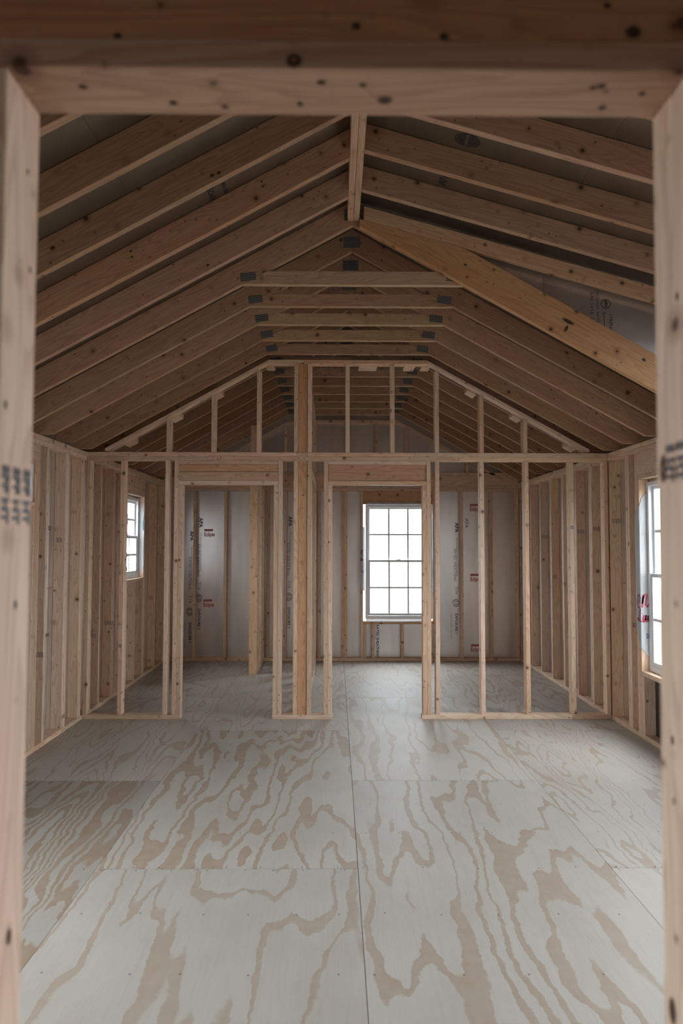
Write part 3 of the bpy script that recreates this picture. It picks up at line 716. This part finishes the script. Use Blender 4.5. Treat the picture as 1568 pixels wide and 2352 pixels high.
# cheek of the dormer: foil panel facing the doorway
cheek = [(0.02, zb(0.02) + VH - 0.1), (1.2385, zb(1.2385) + VH - 0.1), (1.2385, zd(1.2385) + 0.146), (0.02, zd(0.02) + 0.146)]
o1 = prism('cheek_panel', ceiling, cheek, Y1 + T + 0.001, Y1 + T + 0.012, 0, mat=FOIL, bevel=0.0)
cheek = [(1.2405, zb(1.2405) + VH - 0.1), (2.44, zb(2.44) + VH - 0.1), (2.44, zd(2.44) + 0.146), (1.2405, zd(1.2405) + 0.146)]
o2 = prism('cheek_panel', ceiling, cheek, Y1 + T + 0.001, Y1 + T + 0.012, 0, mat=FOIL, bevel=0.0)
prism('cheek_leak_backing', ceiling, [(0.02, zb(0.02) + VH - 0.1), (2.44, zb(2.44) + VH - 0.1), (2.44, zd(2.44) + 0.146), (0.02, zd(0.02) + 0.146)], Y1 + T + 0.0125, Y1 + T + 0.02, 0, mat=LEAK_BACK, bevel=0.0)  # added behind the cheek to block light at its seam
yc = Y1 + T + 0.0002
text('panel_print', o2, 'DECEMBER  RATED SHEATHING', 0.026, frame_of('front', (1.585, yc, 3.21), -math.pi / 2), GREYINK)
text('panel_print', o2, 'APA 24/16  7/16 INCH', 0.034, frame_of('front', (1.545, yc, 3.20), -math.pi / 2), GREYINK)
text('panel_print', o2, 'STRENGTH', 0.032, frame_of('front', (1.668, yc, 3.055), -math.pi / 2), INK)
strokes('panel_print', o2, [ellipse(0, 0, 0.03, 0.028)], 0.005, frame_of('front', (1.648, yc, 3.12)), INK)
text('panel_print', o2, 'APA', 0.024, frame_of('front', (1.641, yc, 3.144), -math.pi / 2), INK, bold=0.001)
strokes('panel_print', o2, [[(0, -0.08), (0, 0.02)], [(-0.012, 0.006), (0, 0.024), (0.014, 0.012)]], 0.004, frame_of('front', (1.635, yc, 3.04)), INK)
# dormer front wall above the right wall plate
wall_dormer = structure('wall_dormer', (HW + 0.045, 2.0, H))
OD = (2.42, 3.95, 2.47, 2.86)
for a, b_ in ((Y_END, OD[0] - T), (OD[0] - T, OD[1] + T), (OD[1] + T, Y1 - 0.05)):
    if a < b_ : box('sill_plate', wall_dormer, (HW, HW + SD), (a + 0.001, b_), (H + 0.001, H + T))
box('top_plate', wall_dormer, (HW, HW + SD), (Y_END, Y1 - 0.05), (2.925, 2.925 + T), tint=(1, 0.95, 0.9))
for y in (-1.2, -0.8, -0.4, 0, 0.4, 0.8, 1.2, 1.6, 2.0, OD[0] - T, OD[1], 4.27): box('stud', wall_dormer, (HW, HW + SD), (y, y + T), (H + T, 2.925), grain=2)
box('header_board', wall_dormer, (HW, HW + SD), (OD[0], OD[1]), (OD[3], 2.924))
box('rough_sill', wall_dormer, (HW, HW + SD), (OD[0], OD[1]), (H + T, OD[2]))
for a, b_, z0, z1 in ((Y_END, OD[0], H, 3.15), (OD[1], Y1 + 0.05, H, 3.15), (OD[0], OD[1], H, OD[2]), (OD[0], OD[1], OD[3], 3.15)):
    box('sheathing_panel', wall_dormer, (HW + SD + 0.001, HW + SD + 0.012), (a + 0.001, b_ - 0.001), (z0, z1), mat=FOIL, bevel=0)
box('eave_board', wall_left, (-HW - SD - 0.012, -HW - SD - 0.0005), (Y_END, YB + SD), (H, 2.46), mat=FOIL, bevel=0)
box('eave_board', wall_right, (HW + SD + 0.0005, HW + SD + 0.012), (Y1 + 0.06, YB + SD), (H, 2.46), mat=FOIL, bevel=0)

# ------------------------------------------------------------------ windows
def window(n, wall, u0, u1, z0, z1, cols_, rows_, hung=True, dd=0.015):
    """wall: 'back','left','right'; frame sits in the outer half of the wall"""
    def rng(ua, ub, za, zb_, da, db):
        da += dd; db += dd
        if wall == 'back': return (ua, ub), (YB + da, YB + db), (za, zb_)
        if wall == 'left': return (-HW - db, -HW - da), (ua, ub), (za, zb_)
        return (HW + da, HW + db), (ua, ub), (za, zb_)
    c = rng((u0 + u1) / 2, (u0 + u1) / 2, z0, z0, 0.08, 0.08)
    w = structure('window_%d' % n, (c[0][0], c[1][0], z0))
    org = Vector((c[0][0], c[1][0], z0))
    def ring(name, par, ua, ub, za, zb_, da, db, wd, wb=None):
        wb = wb or wd; bm = bmesh.new()
        for q in ((ua, ua + wd, za, zb_), (ub - wd, ub, za, zb_), (ua + wd, ub - wd, za, za + wb), (ua + wd, ub - wd, zb_ - wd, zb_)):
            x, y, z = rng(*q, da, db); bm_box(bm, x[0] - org.x, x[1] - org.x, y[0] - org.y, y[1] - org.y, z[0] - org.z, z[1] - org.z)
        return mesh_obj(name, finish(bm, name, VINYL, 0.0015), par, Matrix.Translation(org))
    fw = 0.032
    ring('frame', w, u0 + 0.006, u1 - 0.006, z0 + 0.004, z1 - 0.004, 0.045, 0.105, fw, fw + 0.012)
    a, b_ = u0 + fw + 0.007, u1 - fw - 0.007; zl, zh = z0 + fw + 0.018, z1 - fw - 0.005
    def sash(za, zb_, da, db, wd, name):
        s_ = ring(name, w, a, b_, za, zb_, da, db, wd)
        ga, gb, ha, hb = a + wd, b_ - wd, za + wd, zb_ - wd; dm = (da + db) / 2
        cw, rh = (gb - ga) / cols_, (hb - ha) / rows_
        for i in range(cols_):
            for j in range(rows_):
                x, y, z = rng(ga + i * cw, ga + (i + 1) * cw, ha + j * rh, ha + (j + 1) * rh, dm, dm + 0.004)
                box('pane', s_, x, y, z, mat=GLASS, bevel=0)
        for i in range(1, cols_):
            x, y, z = rng(ga + i * cw - 0.012, ga + i * cw + 0.012, ha, hb, dm - 0.006, dm - 0.0005); box('muntin', s_, x, y, z, mat=VINYL, bevel=0.001)
        for j in range(1, rows_):
            x, y, z = rng(ga, gb, ha + j * rh - 0.012, ha + j * rh + 0.012, dm - 0.0065, dm - 0.0008); box('muntin', s_, x, y, z, mat=VINYL, bevel=0.001)
    if hung:
        zm = (zl + zh) / 2
        sash(zm - 0.012, zh, 0.078, 0.100, 0.026, 'upper_sash'); sash(zl, zm + 0.016, 0.052, 0.075, 0.030, 'lower_sash')
        x, y, z = rng((a + b_) / 2 - 0.03, (a + b_) / 2 + 0.03, zm + 0.0165, zm + 0.027, 0.055, 0.072); box('sash_lock', w, x, y, z, mat=VINYL)
    else: sash(zl, zh, 0.06, 0.09, 0.026, 'sash')
    return w
w1 = window(1, 'back', 0.285, 1.190, 0.545, 2.085, 3, 2, dd=0.0)
w2 = window(2, 'left', 7.405, 8.06, 1.16, 2.075, 2, 2)
w3 = window(3, 'right', 4.55, 5.55, 0.538, 2.06, 3, 2)
w4 = window(4, 'left', 4.10, 5.14, 1.86, 2.15, 2, 1, False, dd=-0.03)
added_w5 = window(5, 'right', 2.45, 3.35, 0.538, 2.06, 3, 2)  # unseen side window, added to brighten the front room
added_w6 = window(6, 'left', 2.5, 3.35, 0.538, 2.06, 3, 2)  # unseen, added on the left to light the right jamb
added_w9 = window(9, 'right', 1.2, 2.1, 0.538, 2.06, 3, 2)  # unseen, put in for more daylight on the left jamb
added_w10 = window(10, 'left', 1.3, 2.15, 0.538, 2.06, 3, 2)  # unseen, put in for more daylight low in the front room
added_w8 = window(8, 'left', -1.1, -0.4, 1.2, 2.0, 2, 2)  # unseen window, added to lift the dim room around the viewer
w7 = window(7, 'right', OD[0], OD[1], OD[2], OD[3], 4, 1, False)  # unseen dormer window, read off the lit beam, added for its light

def film(name, par, pts3, label, jit=0.0015):
    """creased plastic sheet: rows of points, each row a list of 3-D points"""
    bm = bmesh.new(); rows = []
    for r in pts3: rows.append([bm.verts.new((p[0] + R_.uniform(-jit, jit), p[1] + R_.uniform(-jit, jit), p[2])) for p in r])
    for i in range(len(rows) - 1):
        for j in range(len(rows[i]) - 1): bm.faces.new((rows[i][j], rows[i][j + 1], rows[i + 1][j + 1], rows[i + 1][j]))
    bmesh.ops.solidify(bm, geom=list(bm.faces), thickness=0.0006)
    me = bpy.data.meshes.new(name); bm.to_mesh(me); bm.free(); me.materials.append(FILM)
    o = mesh_obj(name, me, par, Matrix.Identity(4)); o['label'] = label; return o
# right front window: sheet wrapped over the far jamb, ragged edges
rows = []
prof = [(0.66, 0.0), (0.72, 0.02), (0.80, 0.045), (0.88, 0.076), (0.98, 0.08), (1.2, 0.08), (1.5, 0.08), (1.70, 0.082), (1.78, 0.075), (1.86, 0.045), (1.93, 0.01), (1.96, 0.0)]
for z, e in prof:
    # e = how far the sheet reaches over the inner edge of the jamb stud (0..0.08)
    d0 = 0.0
    rev = [0.0] if e > 0.015 else [0.03]
    pts = []
    st = max(0.0, e)
    inner = [(HW - 0.003, 5.548 + st * q, z) for q in (1.0, 0.5, 0.02)]
    s0 = 0.0 if e > 0.015 else (0.05 if e == 0.0 else 0.02)
    reveal = [(HW + s0 + (0.066 - s0) * q, 5.5445, z) for q in (0.0, 0.33, 0.66, 1.0)]
    if e <= 0.015: inner = [(HW + s0, 5.5445, z)] * 0 + [(HW + s0 - 0.0005 * i, 5.5446, z) for i in (3, 2, 1)]
    rows.append(inner + reveal)
f3 = film('wrap_film', w3, rows, 'torn white wrap film with red script', 0.0012)
def map3(u, v):   # u from the far edge of the inner face, wrapping onto the reveal
    if u < 0.076: return (HW - 0.0058, 5.548 + 0.076 - u, v)
    return (HW + (u - 0.076), 5.5415, v)
E_ = [(0.035, 1.075), (0.060, 1.095), (0.072, 1.125), (0.058, 1.150), (0.036, 1.140), (0.022, 1.090), (0.030, 1.050), (0.055, 1.040), (0.085, 1.075)]
R1 = [(0.085, 1.075), (0.096, 1.145), (0.092, 1.120), (0.084, 1.045)]
R2 = [(0.092, 1.120), (0.106, 1.150), (0.124, 1.150), (0.118, 1.105), (0.112, 1.065), (0.124, 1.050), (0.140, 1.075)]
L1 = [(0.080, 0.990), (0.070, 1.040), (0.060, 1.000), (0.050, 0.950), (0.034, 0.935), (0.024, 0.955), (0.044, 0.955), (0.075, 0.930), (0.092, 0.935)]
U1 = [(0.096, 0.985), (0.090, 0.950), (0.097, 0.932), (0.108, 0.950), (0.113, 0.985), (0.110, 0.945), (0.117, 0.932), (0.126, 0.950), (0.130, 0.982), (0.133, 0.94), (0.139, 0.935)]
strokes('script_lettering', f3, [E_, R1, R2, L1, U1], 0.014, Matrix.Identity(4), SCRIPT, mapf=map3, label='crimson brush script reading er Lu')
text('print_number', f3, '25', 0.05, frame_of('front', (HW + 0.036, 5.5405, 0.80), 0), BLUE, bold=0.001, sx=0.75, label='blue number 25')
# far window: film around the jambs and head
rows = []
for z, xl in ((0.93, 0.262), (1.00, 0.232), (1.06, 0.214), (1.20, 0.222), (1.40, 0.218), (1.55, 0.222), (1.65, 0.224), (1.74, 0.232), (1.78, 0.262)):
    rows.append([(xl, YB - 0.003, z), ((xl + 0.262) / 2 + 0.002, YB - 0.0035, z), (0.268, YB - 0.002, z), (0.272, YB + 0.02, z), (0.286, YB + 0.05, z)])
f1 = film('wrap_film', w1, rows, 'white wrap film over the window jamb with red script')
mp = lambda u, v: (0.222 + u, YB - 0.0065, v)
strokes('script_lettering', f1, [[(0.002, 1.43), (0.012, 1.47), (0.008, 1.40), (0.016, 1.46), (0.030, 1.48), (0.026, 1.42), (0.036, 1.40)],
        [(0.000, 1.37), (0.006, 1.32), (0.014, 1.34), (0.017, 1.37), (0.018, 1.33), (0.026, 1.33), (0.029, 1.37), (0.032, 1.33), (0.040, 1.34)]], 0.007, Matrix.Identity(4), SCRIPT, mapf=mp, label='crimson brush script')
text('print_number', f1, '25', 0.042, frame_of('front', (0.237, YB - 0.0065, 1.17), 0), BLUE, bold=0.001, sx=0.7)
rows = []
for i in range(12):
    x = 0.30 + i * 0.078
    rows.append([(x, YB + 0.05, 2.072), (x, YB + 0.02, 2.078 + R_.uniform(-0.004, 0.004)), (x, YB - 0.003, 2.083), (x, YB - 0.004, 2.083 + 0.012 + R_.uniform(0, 0.022))])
film('wrap_film', w1, rows, 'bunched clear film along the window head', 0.002)
rows = []
for i in range(12):
    x = 0.30 + i * 0.078
    rows.append([(x, YB + 0.05, 0.556), (x, YB + 0.02, 0.530 + R_.uniform(0.0, 0.006)), (x, YB - 0.003, 0.529 + R_.uniform(-0.002, 0.005)), (x, YB - 0.004, 0.516 - R_.uniform(0, 0.008))])
film('wrap_film', w1, rows, 'white film folded over the sill', 0.001)
rows = []
for z, xr in ((0.92, 1.192), (1.0, 1.210), (1.1, 1.226), (1.3, 1.232), (1.5, 1.228), (1.75, 1.236), (1.86, 1.232), (1.9, 1.195)):
    rows.append([(xr, YB - 0.003, z), (1.189, YB - 0.002, z), (1.186, YB + 0.05, z)])
film('wrap_film', w1, rows, 'white film over the right jamb')
# left window of the back room: film over the far jamb
rows = []
for z, d in ((1.17, 0.05), (1.22, 0.03), (1.30, -0.002), (1.5, 0.0), (1.8, -0.002), (1.95, 0.01), (2.03, 0.035), (2.06, 0.05)):
    rows.append([(-HW - d, 8.056, z), (-HW - (d + 0.06) / 2, 8.0555, z), (-HW - 0.06, 8.055, z)])
f2 = film('wrap_film', w2, rows, 'white film over the far jamb')
prism('tape_scrap', w2, [(-HW - 0.012, 1.70), (-HW + 0.004, 1.72), (-HW + 0.006, 1.84), (-HW - 0.004, 1.88), (-HW - 0.012, 1.80)], 8.050, 8.053, 1.5, mat=TEAL, bevel=0)['label'] = 'dark teal scrap of tape'
for z in (1.25, 1.4, 1.62, 1.75, 1.82):
    prism('tape_scrap', w2, [(-HW - 0.004, z), (-HW + 0.010, z + 0.01), (-HW + 0.008, z + 0.05), (-HW - 0.002, z + 0.06)], 7.398, 7.402, 1.5, mat=DARKBOARD, bevel=0)

# ------------------------------------------------------------------ stamps, chalk lines and other ink on the lumber
def stud_stamp(par, x, y, z, n=3, size=0.03, s='HT', mat=None, step=0.024):
    for i in range(n):
        text('lumber_stamp', par, s, size, frame_of('front', (x + i * step, y - 0.0006, z), -math.pi / 2 if s != 'S-P-F' else 0), mat or GREYINK, bold=0.0006)
def nearest(reg, y): return reg[min(reg, key=lambda k: abs(k - y))]
for y, z, n in ((5.335, 0.72, 3), (6.57, 0.70, 2), (6.93, 0.78, 4), (8.58, 0.9, 2), (5.71, 1.6, 2)):
    k = min(LSTUDS, key=lambda q: abs(q - y)); stud_stamp(LSTUDS[k], -HW - 0.078 + 0.01, k, z, n)
for y, z, n in ((6.12, 1.78, 4), (6.58, 1.72, 3), (7.0, 1.70, 3), (8.23, 1.66, 3), (7.82, 1.2, 2), (5.735, 0.9, 2)):
    k = min(RSTUDS, key=lambda q: abs(q - y)); stud_stamp(RSTUDS[k], HW + 0.008, k, z, n)
for xs, z in ((-2.041, 0.66), (1.593, 1.74), (2.0, 1.72)): stud_stamp(MS[xs], xs + 0.004, YP, z, 2, 0.022, 'KD', None, 0.014)
# stamps on the two door jambs
jl = [o for o in wall_front.children]
def jamb_stamp(par, face, pos, rows_):
    for dy, s, sz in rows_:
        text('lumber_stamp', par, s, sz, frame_of(face, (pos[0], pos[1] + dy[0], pos[2] + dy[1]), -math.pi / 2 if face else 0), GREYINK, bold=0.0012)
tl, tr_ = jl[0], jl[1]
for i in range(3):
    text('lumber_stamp', tl, 'SPF HT', 0.022, frame_of('east', (DL + 0.0006, F0 + 0.012 + i * 0.027, 1.645), -math.pi / 2), GREYINK, bold=0.001)
for i in range(3):
    text('lumber_stamp', tr_, 'S HT', 0.022, frame_of('west', (DR - 0.0006, F1 - 0.035 - i * 0.027, 1.675), -math.pi / 2), GREYINK, bold=0.001)
# red framing marks on the side sheathing
for side, a, b_, z in ((-1, 5.375, 5.705, 1.19), (-1, 5.79, 6.055, 1.20), (-1, 6.615, 6.925, 1.21), (1, 5.82, 6.115, 1.21)):
    X = sx(side, SD - 0.0008, SD + 0.0004)
    box('chalk_line', wall_left if side < 0 else wall_right, X, (a, b_), (z, z + 0.004), mat=CHALK, bevel=0)
# print on the side sheathing
xl_ = -HW - SD + 0.0006
emblem(wall_left, frame_of('east', (xl_, 5.95, 1.72)), 0.06)
text('panel_print', wall_left, '7/16', 0.06, frame_of('east', (xl_, 5.46, 1.78), -math.pi / 2), GREYINK)
text('panel_print', wall_left, 'RATED', 0.05, frame_of('east', (xl_, 5.5, 1.66), 0), GREYINK)
text('panel_print', wall_left, 'SHEATHING', 0.04, frame_of('east', (xl_, 5.44, 0.80), 0), GREYINK)
text('panel_print', wall_left, 'APA', 0.05, frame_of('east', (xl_, 5.86, 0.86), 0), GREYINK)
xr_ = HW + SD - 0.0006
emblem(wall_right, frame_of('west', (xr_, 5.96, 0.80)), 0.06)
strokes('panel_print', wall_right, [ellipse(0, 0, 0.03, 0.045)], 0.006, frame_of('west', (xr_, 5.93, 1.66)), GREYINK)
panel_mark(wall_right, 0, 0, M=frame_of('west', (xr_, 5.88, 0.62), -math.pi / 2))
for y, z in ((6.79, 1.75), (6.79, 0.80)):
    panel_mark(wall_right, 0, 0, M=frame_of('west', (xr_, y, z), -math.pi / 2))
# prints on the roof sheathing and small hardware bits
def roof_frame(x, y, zf, slope, h, turn=0):
    xa = Vector((1, 0, -slope)) if x > 0 else Vector((1, 0, slope))
    ya = Vector((0, 1, 0)) * -1
    xa = xa.normalized(); M = frame_of(None, (x, y, zf(abs(x)) + h - 0.0012), turn, xa, ya); return M
emblem(ceiling, roof_frame(0.566, 3.455, zd, 0.2815, VH2), 0.065)
text('panel_print', ceiling, 'APA', 0.07, roof_frame(0.53, 3.93, zd, 0.2815, VH2, math.pi / 2), INK)
text('panel_print', ceiling, 'SIZED FOR SPACING', 0.03, roof_frame(-0.68, 3.58, zb, SL, VH, math.pi / 2), INK)
text('panel_print', ceiling, 'EXPOSURE', 0.05, roof_frame(-0.74, 3.58, zb, SL, VH, math.pi / 2), INK)
for k in range(4):
    y = Y1 - 3 * S
    text('panel_print', ceiling, 'HT', 0.05, roof_frame(1.42 + k * 0.04, 3.60, zd, 0.2815, VH2, 0), INK, bold=0.002)

# ------------------------------------------------------------------ large knots that can be picked out
KNOT = plain('dark_knot', (0.05, 0.022, 0.012), 0.6); KHALO = plain('knot_ring', (0.22, 0.12, 0.06), 0.6)
def knot(par, M, rx, ry=None, ring=False):
    ry = ry or rx; bm = bmesh.new()
    for k, (sc, h, mi) in enumerate(((1.0, 0.0003, 1), (0.72, 0.0006, 0), (0.38, 0.0009, 1)) if ring else ((1.0, 0.0003, 1), (0.7, 0.0006, 0))):
        vs = [bm.verts.new((rx * sc * math.cos(a) * R_.uniform(0.93, 1.07), ry * sc * math.sin(a) * R_.uniform(0.93, 1.07), h)) for a in [2 * math.pi * i / 14 for i in range(14)]]
        f = bm.faces.new(vs); f.material_index = mi
    me = bpy.data.meshes.new('knot'); bm.to_mesh(me); bm.free(); me.materials.append(KNOT); me.materials.append(KHALO)
    return mesh_obj('knot', me, par, M)
fr = {}
for o in wall_front.children: fr.setdefault(o.name.split('.')[0], []).append(o)
hp, hb = fr['header_plate'][0], fr['header_board'][0]
knot(hp, frame_of('front', (-0.16, F0 - 0.0001, 2.1135)), 0.010, 0.009, True)
for x, z, q in ((-0.088, 2.156, 0.006), (0.014, 2.144, 0.006), (0.235, 2.151, 0.011), (-0.364, 2.1415, 0.006), (0.205, 2.183, 0.005)):
    knot(hb, frame_of('front', (x, F0 + 0.0008, z)), q, q * 0.8)
dn = (Vector((1, 0, 0)), Vector((0, -1, 0)))
for x, y, q in ((-0.416, 0.806, 0.006), (-0.314, 0.835, 0.006), (-0.251, 0.842, 0.005), (-0.156, 0.836, 0.005), (-0.129, 0.795, 0.006), (-0.079, 0.799, 0.005),
                (-0.051, 0.827, 0.010), (0.198, 0.801, 0.005), (0.224, 0.839, 0.006), (0.207, 0.798, 0.006), (0.262, 0.811, 0.005)):
    knot(hp, frame_of(None, (x, y, DZ + 0.0003), 0, *dn), q, q * 0.8)
def jx(z): return DR - 0.006 + 0.013 * z / DZ
for y, z, q, g in ((0.842, 1.648, 0.018, True), (0.838, 1.002, 0.016, False), (0.829, 1.321, 0.006, False), (0.827, 1.251, 0.005, False), (0.802, 1.85, 0.006, False)):
    knot(tr_, frame_of('west', (jx(z) - 0.0002, y, z)), q * 0.55, q, g)
for y, z, q in ((0.822, 1.482, 0.006), (0.828, 2.011, 0.004), (0.84, 1.893, 0.005), (0.825, 1.098, 0.010), (0.786, 1.714, 0.006)):
    knot(tl, frame_of('east', (DL + 0.0002, y, z)), q * 0.6, q)
top = {}
for o in bpy.data.objects:
    if o.name.split('.')[0] in ('rafter', 'hip_beam'): top[o.name] = o
hip = top['hip_beam']; ys_ = Y1 - 0.0454
for x, z, q, e in ((0.716, 3.341, 0.013, 0.6), (1.372, 2.975, 0.045, 0.32), (1.359, 2.929, 0.012, 2.2), (1.852, 2.73, 0.016, 0.7)):
    knot(hip, frame_of('front', (x, ys_, z), -0.5), q, q * e)
for nm, k, pts in (('rafter.002', 3, ((-1.426, 2.924, 0.016), (-0.691, 3.274, 0.013), (-0.659, 3.287, 0.013))),
                   ('rafter.001', 2, ((-1.188, 3.086, 0.009), (-1.181, 3.055, 0.009), (-0.506, 3.465, 0.008), (-0.499, 3.439, 0.008))),
                   ('rafter', 1, ((-0.861, 3.181, 0.012), (-1.062, 3.183, 0.007)))):
    for x, z, q in pts:
        knot(top[nm], frame_of('front', (x, Y1 - k * S - 0.0004, z), 0.5), q, q * 0.75)
print('objects', len(bpy.data.objects))
